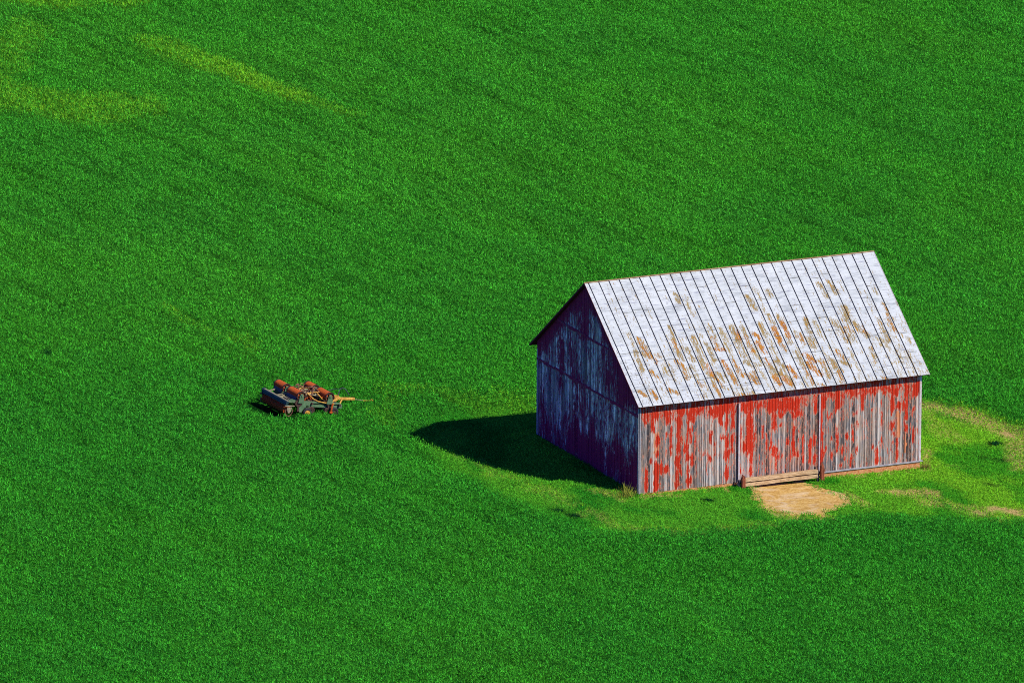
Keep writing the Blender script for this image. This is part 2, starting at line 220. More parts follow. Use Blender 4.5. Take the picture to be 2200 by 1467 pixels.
def ground_z(x, y):
    x = np.asarray(x, float); y = np.asarray(y, float); xx = np.clip(x, -70, 90)
    z = -0.10 - 0.021 * xx + 0.10 * (fbm(x * .06 + 40, y * .06 + 11, 2) - .5) * sstep(5, 14, np.hypot(x - 7.6, y - 6) - 8)
    hollow = np.maximum(sstep(.3, 2.5, -x), sstep(12.3, 13.6, y)) * sstep(2.5, 9, y) * (1 - sstep(17.5, 20.5, y)) * (1 - sstep(20, 30, x)) * (1 - sstep(7.5, 9.8, -x))
    z = z - .42 * hollow                                          # the ground sinks away beyond the gable
    door = sstep(5.7, 6.3, x) * (1 - sstep(9.2, 9.7, x)) * sstep(-1.3, -.7, y) * (1 - sstep(.5, 1.2, y))
    return z - .10 * door

def field(x, y):
    """what grows at (x, y): yard 0..1, yellow, pale, dark spot (plus painted roller shade), bare"""
    wx = x + 1.5 * (fbm(x * .9, y * .35, 3) - .5); wy = y + 3.0 * (fbm(x * .9 + 50, y * .35 + 50, 3) - .5)
    yard = 1 - sstep(-.9, 1.1, poly_sd(wx, wy, YARD))
    yel = segs(x + 1.6 * (fbm(x * .8 + 9, y * .25, 3) - .5), y + 6 * (fbm(x * .5 + 3, y * .2 + 8, 3) - .5), YELLOW, 1.2)
    pale = segs(x + .8 * (fbm(x * 1.6, y * .8, 3) - .5), y + 2.0 * (fbm(x * 1.6 + 5, y * .8 + 5, 3) - .5), PALE, 1.25)
    pale = pale * sstep(.30, .62, fbm(x * 2.6 + 31, y * 1.3 + 7, 3) * .9 + pale * .25)
    dark = segs(x + .3 * (fbm(x * 3, y * 3, 2) - .5), y + .5 * (fbm(x * 3 + 5, y * 3, 2) - .5), DARKC, 1.3)
    dirt = 1 - sstep(-.42, .22, poly_sd(x + .7 * (fbm(x * 2.2, y * 1.3, 3) - .5), y + 1.3 * (fbm(x * 2.2 + 7, y * 1.3, 3) - .5), DIRT))
    dirt = np.maximum(dirt, sstep(.3, .7, segs(x + .6 * (fbm(x * 3, y * 2, 3) - .5), y + 1.2 * (fbm(x * 3 + 5, y * 2, 3) - .5), BARE, 1.3)))
    n = .992 * x + .125 * y; t = -.125 * x + .992 * y
    row = .6 * fbm(n * 4.5, t * .12, 3) + .4 * fbm(n * 1.6 + 9, t * .07, 2)                                # tracks of the drill, running away up the slope
    far = sstep(15, 70, y) * (1 - .5 * sstep(0, 30, x - 15))
    fine = sstep(.52, .68, fbm(n * 7.5 + 3, t * .45, 3))
    rows = np.maximum(sstep(.55, .70, row) * (.20 + .55 * far), fine * (.62 + .25 * far))
    return yard, yel, pale, dark, dirt, rows

# ------------------------------------------------------------------ materials
def m_wood_paint(name, red=(.48, .027, .008), grey_gain=1.0, thr=0.5, halo=(.66, .34, .20), fx=14):
    N = NT(name); P = N.pos(); A = N.attr('paint'); sep = N.n('SeparateColor', {0: A.outputs['Color']})
    R, G, B = sep.outputs[0], sep.outputs[1], sep.outputs[2]
    streak = N.noise(P, (15, 15, .5), 4, .7); streak2 = N.noise(P, (34, 34, 2.2), 3, .65, (3, 1, 2)); blotch = N.noise(P, (2.2, 2.2, .7), 3, .6, (9, 4, 0))
    g = N.math('ADD', N.math('MULTIPLY', N.math('SUBTRACT', streak, .5), .85), N.math('ADD', N.math('MULTIPLY', N.math('SUBTRACT', streak2, .5), .75), .52))
    g = N.math('ADD', g, N.math('MULTIPLY', N.math('SUBTRACT', B, .5), .56))
    wood = N.ramp(g, [(.22, (.035, .034, .036)), (.40, (.12, .115, .115)), (.52, (.225, .215, .19)), (.64, (.37, .345, .30)), (.80, (.66, .60, .50))])
    tan = N.ramp(g, [(.25, (.10, .06, .04)), (.55, (.38, .25, .16)), (.8, (.62, .44, .30))])
    wood = N.mix(N.math('MULTIPLY', N.ramp(blotch, [(.42, 0.0), (.62, 1.0)]), .55), wood, tan)
    if grey_gain != 1.0: wood = N.mix(1.0, wood, (grey_gain,) * 3, 'MULTIPLY')
    org = N.ramp(N.math('ADD', G, N.math('MULTIPLY', N.math('SUBTRACT', streak, .5), 2.4)), [(.45, 0.0), (.8, .9)])
    wood = N.mix(org, wood, (.74, .24, .08))
    e1 = N.noise(P, (fx, fx, 1.5), 5, .75, (5, 5, 5)); e2 = N.noise(P, (20, 20, 3.2), 3, .75, (1, 8, 2))
    v = N.math('ADD', R, N.math('ADD', N.math('MULTIPLY', N.math('SUBTRACT', e1, .5), 1.35), N.math('MULTIPLY', N.math('SUBTRACT', e2, .5), 1.5)))
    peach = N.ramp(v, [(thr - .20, 0.0), (thr - .06, .60), (thr, .85)])
    col = N.mix(peach, wood, halo)
    mask = N.ramp(v, [(thr - .01, 0.0), (thr + .05, 1.0)])
    tone = N.mix(N.noise(P, (14, 14, 1.5), 3, .6), red, tuple(min(1, q * 1.30 + .002) for q in red))
    chips = N.ramp(N.noise(P, (38, 38, 9), 2, .6, (4, 4, 4)), [(.66, 0.0), (.72, .8)])
    tone = N.mix(chips, tone, tuple(min(1, q * 1.1) for q in halo))
    col = N.mix(mask, col, tone)
    return N.finish(col, .85, .12, N.math('ADD', streak, N.math('MULTIPLY', mask, .3)), .35, .012)

def m_roof():
    N = NT('roof_metal'); P = N.pos(); A = N.attr('paint'); sep = N.n('SeparateColor', {0: A.outputs['Color']})
    R, G, B, seam = sep.outputs[0], sep.outputs[1], sep.outputs[2], A.outputs['Alpha']
    wr = N.noise(P, (1.6, 9, 9), 5, .75, (2, 2, 2), .3); bl = N.noise(P, (1.1, 1.6, 1.6), 4, .6, (7, 1, 3)); fine = N.noise(P, (20, 1.1, 1.1), 4, .72); spk = N.noise(P, (13, 4.6, 4.6), 4, .75, (3, 9, 1))
    base = N.ramp(N.math('ADD', N.math('MULTIPLY', wr, .6), N.math('MULTIPLY', bl, .4)), [(.30, (.25, .27, .24)), (.40, (.42, .45, .40)), (.50, (.57, .605, .53)), (.66, (.68, .715, .63))])
    lines = N.ramp(N.noise(P, (1.2, 11, 11), 4, .65, (0, 3, 3)), [(.58, 0.0), (.66, .65)])
    base = N.mix(lines, base, (.20, .21, .26))
    sp = N.ramp(N.math('ADD', spk, N.math('MULTIPLY', N.math('SUBTRACT', bl, .5), .35)), [(.63, 0.0), (.69, .75)])
    base = N.mix(sp, base, (.16, .16, .19))
    nz = N.math('ADD', N.math('MULTIPLY', N.math('SUBTRACT', fine, .5), 2.6), N.math('MULTIPLY', N.math('SUBTRACT', spk, .5), 2.0))
    k = N.ramp(N.math('ADD', B, nz), [(.68, 0.0), (.80, .9)]); base = N.mix(k, base, (.085, .075, .07))
    o = N.ramp(N.math('ADD', G, nz), [(.42, 0.0), (.56, .85), (.9, .95)])
    ocol = N.ramp(N.math('ADD', fine, N.math('MULTIPLY', N.math('SUBTRACT', spk, .5), .8)), [(.3, (.05, .032, .004)), (.5, (.21, .135, .014)), (.70, (.40, .28, .06))])
    base = N.mix(o, base, ocol)
    r = N.ramp(N.math('ADD', R, nz), [(.60, 0.0), (.72, .9), (.95, 1.0)])
    rcol = N.ramp(spk, [(.35, (.14, .04, .003)), (.50, (.38, .13, .006)), (.66, (.54, .25, .02))])
    base = N.mix(r, base, rcol)
    base = N.mix(seam, (.012, .011, .018), base)
    return N.finish(base, .62, .25, N.math('ADD', wr, N.math('MULTIPLY', bl, .5)), .25, .03)

def m_simple(name, c0, c1, scale=8, rough=.7, spec=.2, bump=.2, metal=0.0, grime=None):
    N = NT(name); P = N.n('TexCoord').outputs['Object']
    n1 = N.noise(P, scale, 5, .65)
    col = N.ramp(n1, [(.32, c0), (.68, c1)])
    if grime: col = N.mix(N.ramp(N.noise(P, scale * 2.3 if not isinstance(scale, tuple) else tuple(q * 2.3 for q in scale), 4, .7, (5, 3, 1)), [(.52, 0.0), (.62, .85)]), col, grime)
    return N.finish(col, rough, spec, n1, bump, .01, metal)

def m_leaf():
    N = NT('crop_leaves'); A = N.attr('tint')
    d = N.n('BsdfDiffuse', {'Color': A.outputs['Color'], 'Roughness': 1.0})
    t = N.n('BsdfTranslucent', {'Color': A.outputs['Color']})
    mx = N.n('MixShader', {0: .22, 1: d.outputs[0], 2: t.outputs[0]})
    N.t.links.new(mx.outputs[0], N.out.inputs[0]); return N.m

def m_ground():
    N = NT('field_ground'); P = N.pos(); A = N.attr('tint')
    n = N.noise(P, (11, 8, 7), 4, .8)
    c = N.mix(1.0, A.outputs['Color'], N.ramp(n, [(.36, .25), (.64, 1.7)]), 'MULTIPLY')
    return N.finish(c, 1.0, .0, n, .6, .08)

def m_dirt():
    N = NT('sandy_dirt'); P = N.pos()
    a = N.noise(P, (1.1, 2.6, 1), 5, .6, (1, 2, 0), 1.6); b = N.noise(P, (9, 9, 9), 5, .75); big = N.noise(P, (.7, .9, 1), 3, .6, (4, 4, 0), 1.0)
    v = N.math('ADD', N.math('MULTIPLY', a, .42), N.math('MULTIPLY', b, .58))
    c = N.ramp(v, [(.32, (.26, .13, .03)), (.44, (.50, .29, .065)), (.53, (.70, .46, .125)), (.66, (.84, .64, .26))])
    c = N.mix(N.ramp(big, [(.5, 0.0), (.66, .45)]), c, (.80, .66, .40))
    g = N.ramp(N.noise(P, (11, 6, 1), 3, .7, (8, 8, 0)), [(.69, 0.0), (.75, .8)])
    c = N.mix(g, c, (.12, .10, .02))
    return N.finish(c, .95, .05, v, .5, .05)

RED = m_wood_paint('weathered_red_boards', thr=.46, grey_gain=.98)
REDG = m_wood_paint('weathered_gable_boards_shade_tint', red=(.26, .016, .062), thr=.44, halo=(.24, .14, .20), grey_gain=2.2, fx=8)  # same red boards, with blue-violet shade mixed into the paint and paler wood
ROOF = m_roof()
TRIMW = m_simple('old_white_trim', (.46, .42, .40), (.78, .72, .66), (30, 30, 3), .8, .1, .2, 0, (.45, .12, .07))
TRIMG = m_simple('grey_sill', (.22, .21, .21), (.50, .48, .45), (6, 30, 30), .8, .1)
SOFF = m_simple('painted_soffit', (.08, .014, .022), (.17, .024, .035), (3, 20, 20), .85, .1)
FOUND = m_simple('rusty_footing', (.42, .10, .03), (.66, .34, .13), (5, 5, 9), .95, .05, .4, 0, (.72, .45, .20))
CAPM = m_simple('ridge_strip', (.34, .17, .06), (.62, .42, .20), (3, 3, 3), .8, .1)
RAIL = m_simple('split_timber', (.36, .22, .08), (.80, .60, .32), (2, 18, 26), .85, .1, .5, 0, (.16, .09, .05))
POSTM = m_simple('rotten_post', (.17, .045, .02), (.48, .14, .06), (18, 18, 3), .9, .1, .5, 0, (.05, .03, .03))
BRK = m_simple('black_bracket', (.02, .022, .03), (.07, .07, .09), 12, .6, .3)
LEAF = m_leaf(); GROUND = m_ground(); DIRTM = m_dirt()

# ------------------------------------------------------------------ the field
RV = np.array([.912, -.4103]); DV = np.array([.4103, .912])
def tint_of(x, y, F, leaf=True):
    yard, yel, pale, dark, dirt, rows = F
    n = len(x)
    lo = fbm(x * .09, y * .045, 3); md = fbm(x * .5 + 70, y * .22 + 9, 3)
    base = np.stack([.074 + .018 * sstep(.35, .7, lo), .52 + .04 * sstep(.3, .7, lo), .028 + .010 * md], -1)
    d = x * DV[0] + y * DV[1]
    base[:, 0] += .014 * sstep(0, 60, d); base *= (1 + .10 * sstep(-10, 50, d))[:, None]
    rr_ = vn((.992 * x + .125 * y) * 6.5, (-.125 * x + .992 * y) * .22)
    base *= ((1 - .46 * rows) * (.86 + .28 * rr_))[:, None]
    mixc = lambda b, c, k: b * (1 - k[:, None]) + np.asarray(c) * k[:, None]
    east = sstep(6, 17, x)
    yc = mixc(np.tile(np.array([[.24, .64, .030]]), (n, 1)), (.085, .46, .022), sstep(.42, .62, md))
    yc = yc * np.stack([.62 + .58 * east, .90 + .22 * east, np.ones(n)], -1)
    base = base * (1 - yard[:, None]) + yc * yard[:, None]
    if leaf: yel = np.where(rng.random(n) < yel * .95, .95, .15 * (yel > .1)); pale = np.where(rng.random(n) < pale * .68, .95, .15 * (pale > .1))
    base = mixc(base, (.30, .74, .03), np.clip(yel, 0, 1))
    base = mixc(base, (.37, .74, .025), np.clip(pale * (1. if leaf else .45), 0, 1))
    base = mixc(base, (.006, .055, .012), np.clip(dark * 1.1, 0, .9))
    return base

def make_ground():
    g = np.concatenate([-np.geomspace(90, 5000, 14)[::-1], np.arange(-60, -12, 1.2), np.arange(-12, 32, .3), np.arange(32, 88, 1.2), np.geomspace(92, 5000, 14)])
    h = np.concatenate([-np.geomspace(60, 5000, 14)[::-1], np.arange(-50, -14, 1.0), np.arange(-14, 28, .35), np.arange(28, 150, 1.2), np.geomspace(155, 5000, 14)])
    X, Y = np.meshgrid(g, h); nx, ny = len(g), len(h)
    x = X.ravel(); y = Y.ravel(); z = ground_z(x, y)
    v = np.stack([x, y, z], -1)
    i = np.arange(nx * ny).reshape(ny, nx); f = np.stack([i[:-1, :-1], i[:-1, 1:], i[1:, 1:], i[1:, :-1]], -1).reshape(-1, 4)
    me = bpy.data.meshes.new('ground'); mesh_np(me, v, f)
    F = field(x, y); c = tint_of(x, y, F, False)
    rr = x * RV[0] + y * RV[1]; dd = x * DV[0] + y * DV[1]
    out = np.maximum(np.maximum(sstep(34, 50, -rr), sstep(26, 40, rr)), np.maximum(sstep(40, 56, -dd), sstep(112, 132, dd)))
    dim = .30 + .30 * F[0] + .28 * out * (1 - F[0]); c = c * dim[:, None]
    c = c * (1 - F[2][:, None] * .9) + np.array([.55, .36, .13]) * F[2][:, None] * .9
    ca = me.attributes.new('tint', 'FLOAT_COLOR', 'POINT'); ca.data.foreach_set('color', np.concatenate([c, np.ones((len(c), 1))], 1).astype(np.float32).ravel())
    me.materials.append(GROUND); o = bpy.data.objects.new('ground', me); COL.objects.link(o); tag(o, kind='structure')

def mesh_np(me, v, f):
    k = f.shape[1]; me.vertices.add(len(v)); me.vertices.foreach_set('co', v.astype(np.float32).ravel())
    me.loops.add(f.size); me.loops.foreach_set('vertex_index', f.astype(np.int32).ravel())
    me.polygons.add(len(f)); me.polygons.foreach_set('loop_start', np.arange(0, f.size, k, dtype=np.int32))
    me.update(calc_edges=True)

def leaf_mesh(name, px, py, base, length, width, lean, color, mat=None):
    """one triangle per leaf, standing at base height over (px, py)"""
    n = len(px); az = rng.random(n) * 2 * np.pi; sp = rng.random(n) * 2 * np.pi
    dx, dy, dz = np.sin(lean) * np.cos(az), np.sin(lean) * np.sin(az), np.cos(lean)
    wx, wy = np.cos(sp), np.sin(sp)
    c = np.stack([px, py, base], -1); D = np.stack([dx, dy, dz], -1) * length[:, None]; Wd = np.stack([wx, wy, np.zeros(n)], -1) * (width / 2)[:, None]
    v = np.stack([c - Wd, c + Wd, c + D], 1).reshape(-1, 3)
    f = np.arange(3 * n).reshape(n, 3)
    me = bpy.data.meshes.new(name); mesh_np(me, v, f)
    ca = me.attributes.new('tint', 'FLOAT_COLOR', 'FACE'); ca.data.foreach_set('color', np.concatenate([color, np.ones((n, 1))], 1).astype(np.float32).ravel())
    me.materials.append(mat or LEAF); o = bpy.data.objects.new(name, me); COL.objects.link(o); return o

def make_crop(total):
    r0, r1, d0, d1 = -53, 41, -58, 136
    n = int(total * 1.846); d = rng.random(n) * (d1 - d0) + d0; r = rng.random(n) * (r1 - r0) + r0
    a = (d + 31.5) / 135.0
    core = (r > -34.3 - 4 * a) & (r < 19.2 + 5.6 * a) & (d > -38) & (d < 112)
    keep = core | (rng.random(n) < .16); r = r[keep]; d = d[keep]; core = core[keep]
    x = r * RV[0] + d * DV[0]; y = r * RV[1] + d * DV[1]
    F = field(x, y); yard, yel, pale, dark, dirt, rows = F; wide = np.where(core, 1.0, 1.75)
    u = rng.random(len(x))
    k = (u > dirt * 1.02) & (u > sstep(.7, 1., pale) * .25 * yard) & ~((x > -.03) & (x < 15.27) & (y > -.03) & (y < 12.03)) & (u > rows * .45)
    wide = wide[k]; x = x[k]; y = y[k]; F = [q[k] for q in F]; yard, yel, pale, dark, dirt, rows = F; n = len(x)
    cl = vn(x * 11.3, y * 8.1) * .5 + vn(x * 21 + 3, y * 17) * .5           # clumps of plants
    big = fbm(x * .7 + 33, y * .35, 3)
    can = (.22 + .30 * cl) * (1 - .35 * rows) * (.85 + .3 * big)
    shrt = .035 + .11 * cl * (.4 + 1.0 * sstep(.4, .65, fbm(x * 1.1 + 8, y * .7, 3)))
    H = can * (1 - yard) + shrt * yard; mx, my = x + 9.74, y - 20.45; near = (np.hypot((mx - 1.9) / 4.0, my / 1.9) < 1); H = np.where(near, H * .5, H); tr = np.hypot((mx + 1.15) / 1.0, (my + .15) / 1.9) < 1; H = np.where(tr, H * .18, H); H *= 1 - .55 * dark; H *= 1 - .45 * pale * yard
    q = rng.random(n); base = ground_z(x, y) + H * (1 - q * q * .85) - .07 * (1 - yard) - .02
    L = (.08 + .08 * rng.random(n)) * (1 - yard) + (.06 + .07 * rng.random(n)) * yard
    W = (.034 + .026 * rng.random(n)) * (1 - yard) + (.028 + .022 * rng.random(n)) * yard
    L = L * (1 + .35 * (yel > .3)); L = L * wide; W = W * wide; lean = RAD(12) + RAD(62) * rng.random(n)
    C = tint_of(x, y, F)
    C = C * (.40 + 1.0 * rng.random(n) ** 1.25)[:, None]
    hue = rng.normal(0, 1, n); C[:, 0] += np.clip(hue, -.4, 3) * .012 * (1 + 2 * yel + yard); C[:, 2] += np.clip(-hue, 0, 3) * .006
    C = C * (.72 + .5 * cl)[:, None]; C = np.clip(C, .002, .9)
    # split into standing crop and short grass of the yard
    m = yard < .5
    for nm, s in (('crop_field', m), ('yard_grass', ~m)):
        o = leaf_mesh(nm, x[s], y[s], base[s], L[s], W[s], lean[s], C[s])
        tag(o, 'dense bright green crop covering the whole field' if nm == 'crop_field' else 'short yellowish green grass around the barn', 'crop' if nm == 'crop_field' else 'grass', kind='stuff')

def make_dirt():
    xs = np.arange(4.0, 10.6, .08); ys = np.arange(-7.4, .12, .1); X, Y = np.meshgrid(xs, ys); x = X.ravel(); y = Y.ravel()
    wx = x + .7 * (fbm(x * 2.2, y * 1.3, 3) - .5); wy = y + 1.3 * (fbm(x * 2.2 + 7, y * 1.3, 3) - .5)
    sd = poly_sd(wx, wy, DIRT)
    z = ground_z(x, y) + .004 + .05 * (fbm(x * 1.3, y * 2.5, 4) - .5) * sstep(-.2, -1.2, y) + .020
    z = np.where(sd > .30, ground_z(x, y) - .05, z - .05 * sstep(.0, .30, sd))
    i = np.arange(len(x)).reshape(X.shape); f = np.stack([i[:-1, :-1], i[:-1, 1:], i[1:, 1:], i[1:, :-1]], -1).reshape(-1, 4)
    ok = (sd[f] < .32).all(1); f = f[ok]
    us = np.unique(f); mp = -np.ones(len(x), int); mp[us] = np.arange(len(us)); v = np.stack([x, y, z], -1)[us]
    me = bpy.data.meshes.new('dirt_patch'); mesh_np(me, v, mp[f]); me.polygons.foreach_set('use_smooth', [True] * len(f))
    me.materials.append(DIRTM); o = bpy.data.objects.new('dirt_patch', me); COL.objects.link(o); tag(o, kind='structure')

make_ground(); make_dirt(); make_crop(LEAVES)

# ------------------------------------------------------------------ the barn
L_, W_, H_, HR, OE, OG = 15.24, 12.0, 4.80, 9.15, .46, .262
SL = (HR - H_) / (W_ / 2); EZ = H_ - SL * OE
def front_paint(u, z):
    q = fbm(np.array([u * 1.6, u * 9, u * 5 + 4.0]), np.array([z * .9, z * 1.5 + 7, z * 2.0]), 3)
    r = .23 + .27 * sstep(3.2, 3.9, z) + .32 * (float(q[0]) - .5)
    z = z + .45 * (float(q[1]) - .5); u = u + .10 * (float(q[2]) - .5)
    for a, b, c, d, k in RED_PATCH:
        if a - .12 < u < b + .12 and c - .35 < z < d + .35:
            s = min(1, max(0, min(u - a, b - u) / .09 + .55)) * min(1, max(0, min(z - c, d - z) / .30 + .55))
            r = max(r, .20 + .62 * k * s)
    o = 0
    for a, b, c, d, k in ORG:
        if a < u < b and c < z < d: o = max(o, k)
    if 6.9 < u < 9.6 and z < 1.4: o = max(o, .38)
    return r, o
def gable_paint(v, z):
    top = H_ + SL * (W_ / 2 - abs(v - W_ / 2))
    rake = top - z
    r = .40 + .40 * (1 - sstep(.2, 1.3, rake)) + .34 * (1 - sstep(.5, 2.2, z)) * (1 - .6 * sstep(7, 11, v))
    r += .28 * max(0, 1 - abs(v - 8.9) / .45) * (1 if 4.0 < z < 5.6 else 0)
    r += .30 * (1 - sstep(.5, 3.2, abs(v - 1.8))) * (1 - sstep(.7, 1.6, abs(z - 5.2)))
    r += .25 * (1 - sstep(.2, .7, abs(v - 6.3))) * (1 - sstep(.6, 1.4, abs(z - 7.2)))
    r += .18 * (1 - sstep(.8, 2.4, abs(v - 6.8))) * (1 - sstep(.5, 1.8, abs(z - 1.6)))
    r += .7 * (float(fbm(np.array([v * 1.5]), np.array([z * .6 + 4]), 3)[0]) - .5)
    return r, 0
def plain_paint(v, z):
    return .25 + .9 * (float(fbm(np.array([v * 1.1 + 8]), np.array([z * .5 + 9]), 3)[0]) - .45), 0

def board_wall(org, du, nrm, length, topf, z0f, paint, proud=0.0, bat=.35, u0=0.0, z1=None, wr=(.085, .18), rag=0.0):
    """vertical boards of uneven width with gaps, some battens, and a dark backing"""
    mb = MB(); org = Vector(org); du = Vector(du); nrm = Vector(nrm); u = u0
    P = lambda uu, z, d: org + du * uu + Vector((0, 0, z)) + nrm * d
    while u < length - .02:
        w = min(random.uniform(*wr), length - u)
        if length - (u + w) < .07: w = length - u
        a, b = u + .009, u + w - .009; dep = .028 + random.uniform(-.006, .006) + proud; rnd = min(1, max(0, random.gauss(.5, .34)))
        zb = z0f(u + w / 2) + random.uniform(-rag, rag * .4)
        ta, tb = topf(a), topf(b)
        if z1 is not None: ta = min(ta, z1); tb = min(tb, z1)
        if max(ta, tb) - zb < .03: u += w; continue
        nz = max(3, int((max(ta, tb) - zb) / .11)); us = [a, (a + b) / 2, b]; tt = [ta, (ta + tb) / 2, tb]
        vs = []; at = []; fs = []
        for k in range(nz + 1):
            for j in range(3):
                z = zb + (tt[j] - zb) * k / nz; r, o = paint(us[j], z)
                vs.append(P(us[j], z, dep)); at.append((r, o, rnd, 1))
        for k in range(nz):
            for j in range(2): q = k * 3 + j; fs.append((q, q + 1, q + 4, q + 3))
        base = len(vs)
        for k in range(nz + 1):                                   # the two edges
            for j in (0, 2): vs.append(P(us[j], zb + (tt[j] - zb) * k / nz, proud)); at.append((at[k * 3 + j][0], 0, .1, 1))
        for k in range(nz):
            fs.append((k * 3, k * 3 + 3, base + k * 2 + 2, base + k * 2)); fs.append((k * 3 + 2, base + k * 2 + 1, base + k * 2 + 3, k * 3 + 5))
        fs.append((0, base, base + 1, 2))
        mb.add(vs, fs, at)
        if random.random() < bat and b < length - .1:             # batten over the joint
            c = u + w; h = .022; bw = random.uniform(.018, .03); t = min(topf(c - bw), topf(c + bw)); t = min(t, z1) if z1 is not None else t
            rb = min(1, max(0, random.gauss(.62, .2))); n2 = max(2, int((t - zb) / .14)); vs = []; at = []; fs = []
            for k in range(n2 + 1):
                z = zb + (t - zb) * k / n2; r, o = paint(c, z)
                for uu, dd in ((c - bw, dep - .004), (c - bw, dep + h), (c + bw, dep + h), (c + bw, dep - .004)): vs.append(P(uu, z, dd)); at.append((r, o, rb, 1))
            for k in range(n2):
                for j in range(3): q = k * 4 + j; fs.append((q, q + 1, q + 5, q + 4))
            mb.add(vs, fs, at)
        u += w
    return mb

def wall_back(mb, org, du, nrm, length, topf, z0f, z1=None, u0=0.0):
    org = Vector(org); du = Vector(du); nrm = Vector(nrm); n = 24
    for i in range(n):
        a = u0 + (length - u0) * i / n; b = u0 + (length - u0) * (i + 1) / n
        q = [(a, z0f(a + .01)), (b, z0f(b - .01)), (b, topf(b)), (a, topf(a))]
        vs = [org + du * uu + Vector((0, 0, z)) + nrm * -.012 for uu, z in q]
        mb.add(vs, [(0, 1, 2, 3)], [(0, 0, 0, 1)] * 4)

def make_barn():
    b = empty('barn'); tag(b, 'weathered barn with peeling red boards and a rust stained pale metal roof', 'barn')
    DX0, DX1 = 5.27, 9.72
    flat = lambda u: H_ - .05
    zf = lambda u: .34 if DX0 + .05 < u < DX1 - .05 else -.02
    w = board_wall((0, 0, 0), (1, 0, 0), (0, -1, 0), L_, flat, zf, front_paint, bat=.40, rag=.02); wall_back(w, (0, 0, 0), (1, 0, 0), (0, -1, 0), L_, flat, zf)
    tag(w.build('wall', RED, b, attr=True), 'long sunlit wall of peeling red and grey boards')
    gt = lambda v: H_ + SL * (W_ / 2 - abs(v - W_ / 2)) - .06
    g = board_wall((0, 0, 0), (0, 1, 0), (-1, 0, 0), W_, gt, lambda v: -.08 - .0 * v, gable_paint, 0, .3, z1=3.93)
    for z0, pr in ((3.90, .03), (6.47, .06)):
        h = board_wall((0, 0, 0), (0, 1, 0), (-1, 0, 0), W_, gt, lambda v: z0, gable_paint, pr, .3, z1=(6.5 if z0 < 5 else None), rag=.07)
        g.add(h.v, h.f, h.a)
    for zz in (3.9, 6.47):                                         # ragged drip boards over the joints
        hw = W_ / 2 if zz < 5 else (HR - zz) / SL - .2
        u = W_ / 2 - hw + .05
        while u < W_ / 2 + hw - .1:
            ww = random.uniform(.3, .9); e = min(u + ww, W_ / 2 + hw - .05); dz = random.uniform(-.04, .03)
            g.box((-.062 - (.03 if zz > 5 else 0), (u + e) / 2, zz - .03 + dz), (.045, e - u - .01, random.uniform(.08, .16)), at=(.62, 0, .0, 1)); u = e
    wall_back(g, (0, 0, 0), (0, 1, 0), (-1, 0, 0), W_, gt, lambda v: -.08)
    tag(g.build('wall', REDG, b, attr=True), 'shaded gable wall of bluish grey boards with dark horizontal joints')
    g2 = board_wall((L_, 0, 0), (0, 1, 0), (1, 0, 0), W_, gt, lambda v: -.08, plain_paint); wall_back(g2, (L_, 0, 0), (0, 1, 0), (1, 0, 0), W_, gt, lambda v: -.08); g2.build('wall', RED, b, attr=True)
    g3 = board_wall((0, W_, 0), (1, 0, 0), (0, 1, 0), L_, flat, lambda u: -.08, plain_paint); wall_back(g3, (0, W_, 0), (1, 0, 0), (0, 1, 0), L_, flat, lambda u: -.08); g3.build('wall', RED, b, attr=True)
    # sliding door, standing proud of the wall
    d = board_wall((0, -.075, 0), (1, 0, 0), (0, -1, 0), DX1, lambda u: 4.02, lambda u: .10, front_paint, bat=.40, u0=DX0)
    d.box(((DX0 + DX1) / 2, -.055, 2.06), (DX1 - DX0 - .01, .035, 3.9), at=(.3, 0, .2, 1))
    dr = tag(d.build('door', RED, b, attr=True), 'wide sliding door framed by two pale uprights')
    MB().box((DX0 + .045, -.150, 2.06), (.085, .05, 3.9), bev=.006).build('edge_strip', TRIMW, dr)
    MB().box((DX1 - .045, -.150, 2.06), (.065, .05, 3.9), bev=.006).build('edge_strip', TRIMW, dr)
    # corner trims, sill, footing
    for cx in (.02, L_ - .02):
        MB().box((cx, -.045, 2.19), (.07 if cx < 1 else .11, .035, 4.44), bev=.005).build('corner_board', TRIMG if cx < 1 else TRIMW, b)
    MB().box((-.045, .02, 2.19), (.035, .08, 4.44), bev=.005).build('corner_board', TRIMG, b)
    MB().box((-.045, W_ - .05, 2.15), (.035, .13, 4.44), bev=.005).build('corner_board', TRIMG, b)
    MB().box(((DX1 + L_) / 2 + .08, -.055, -.03), (L_ - DX1 + .1, .07, .07), bev=.01).build('sill_board', TRIMG, b)
    ft = MB()
    for x0, x1 in ((.0, DX0 + .1), (DX1 - .1, L_)): ft.box(((x0 + x1) / 2, .04, -.35), (x1 - x0, .12, .64))
    ft.box((.03, W_ / 2, -.38), (.10, W_ - .1, .56)); ft.box((L_ - .03, W_ / 2, -.40), (.10, W_ - .1, .62)); ft.box((L_ / 2, W_ - .04, -.38), (L_ - .2, .08, .56))
    ft.build('footing', FOUND, b)
    # roof: front slope with recorded stains, back slope plain, raised seams
    LR = L_ + 2 * OG; SLOPE = math.hypot(W_ / 2 + OE, SL * (W_ / 2 + OE))
    seams = [.215 + .5515 * i for i in range(28)]
    ux = sorted(set([round(q, 3) for q in np.arange(0, LR, .075)] + [round(q, 3) for q in seams] + [LR])); vv = np.linspace(0, 1, 84)
    U, V = np.meshgrid(np.array(ux), vv); r = np.zeros(U.shape); g = np.zeros(U.shape); k = np.zeros(U.shape)
    strip = np.searchsorted(np.array(seams), U)
    S_ = V * SLOPE
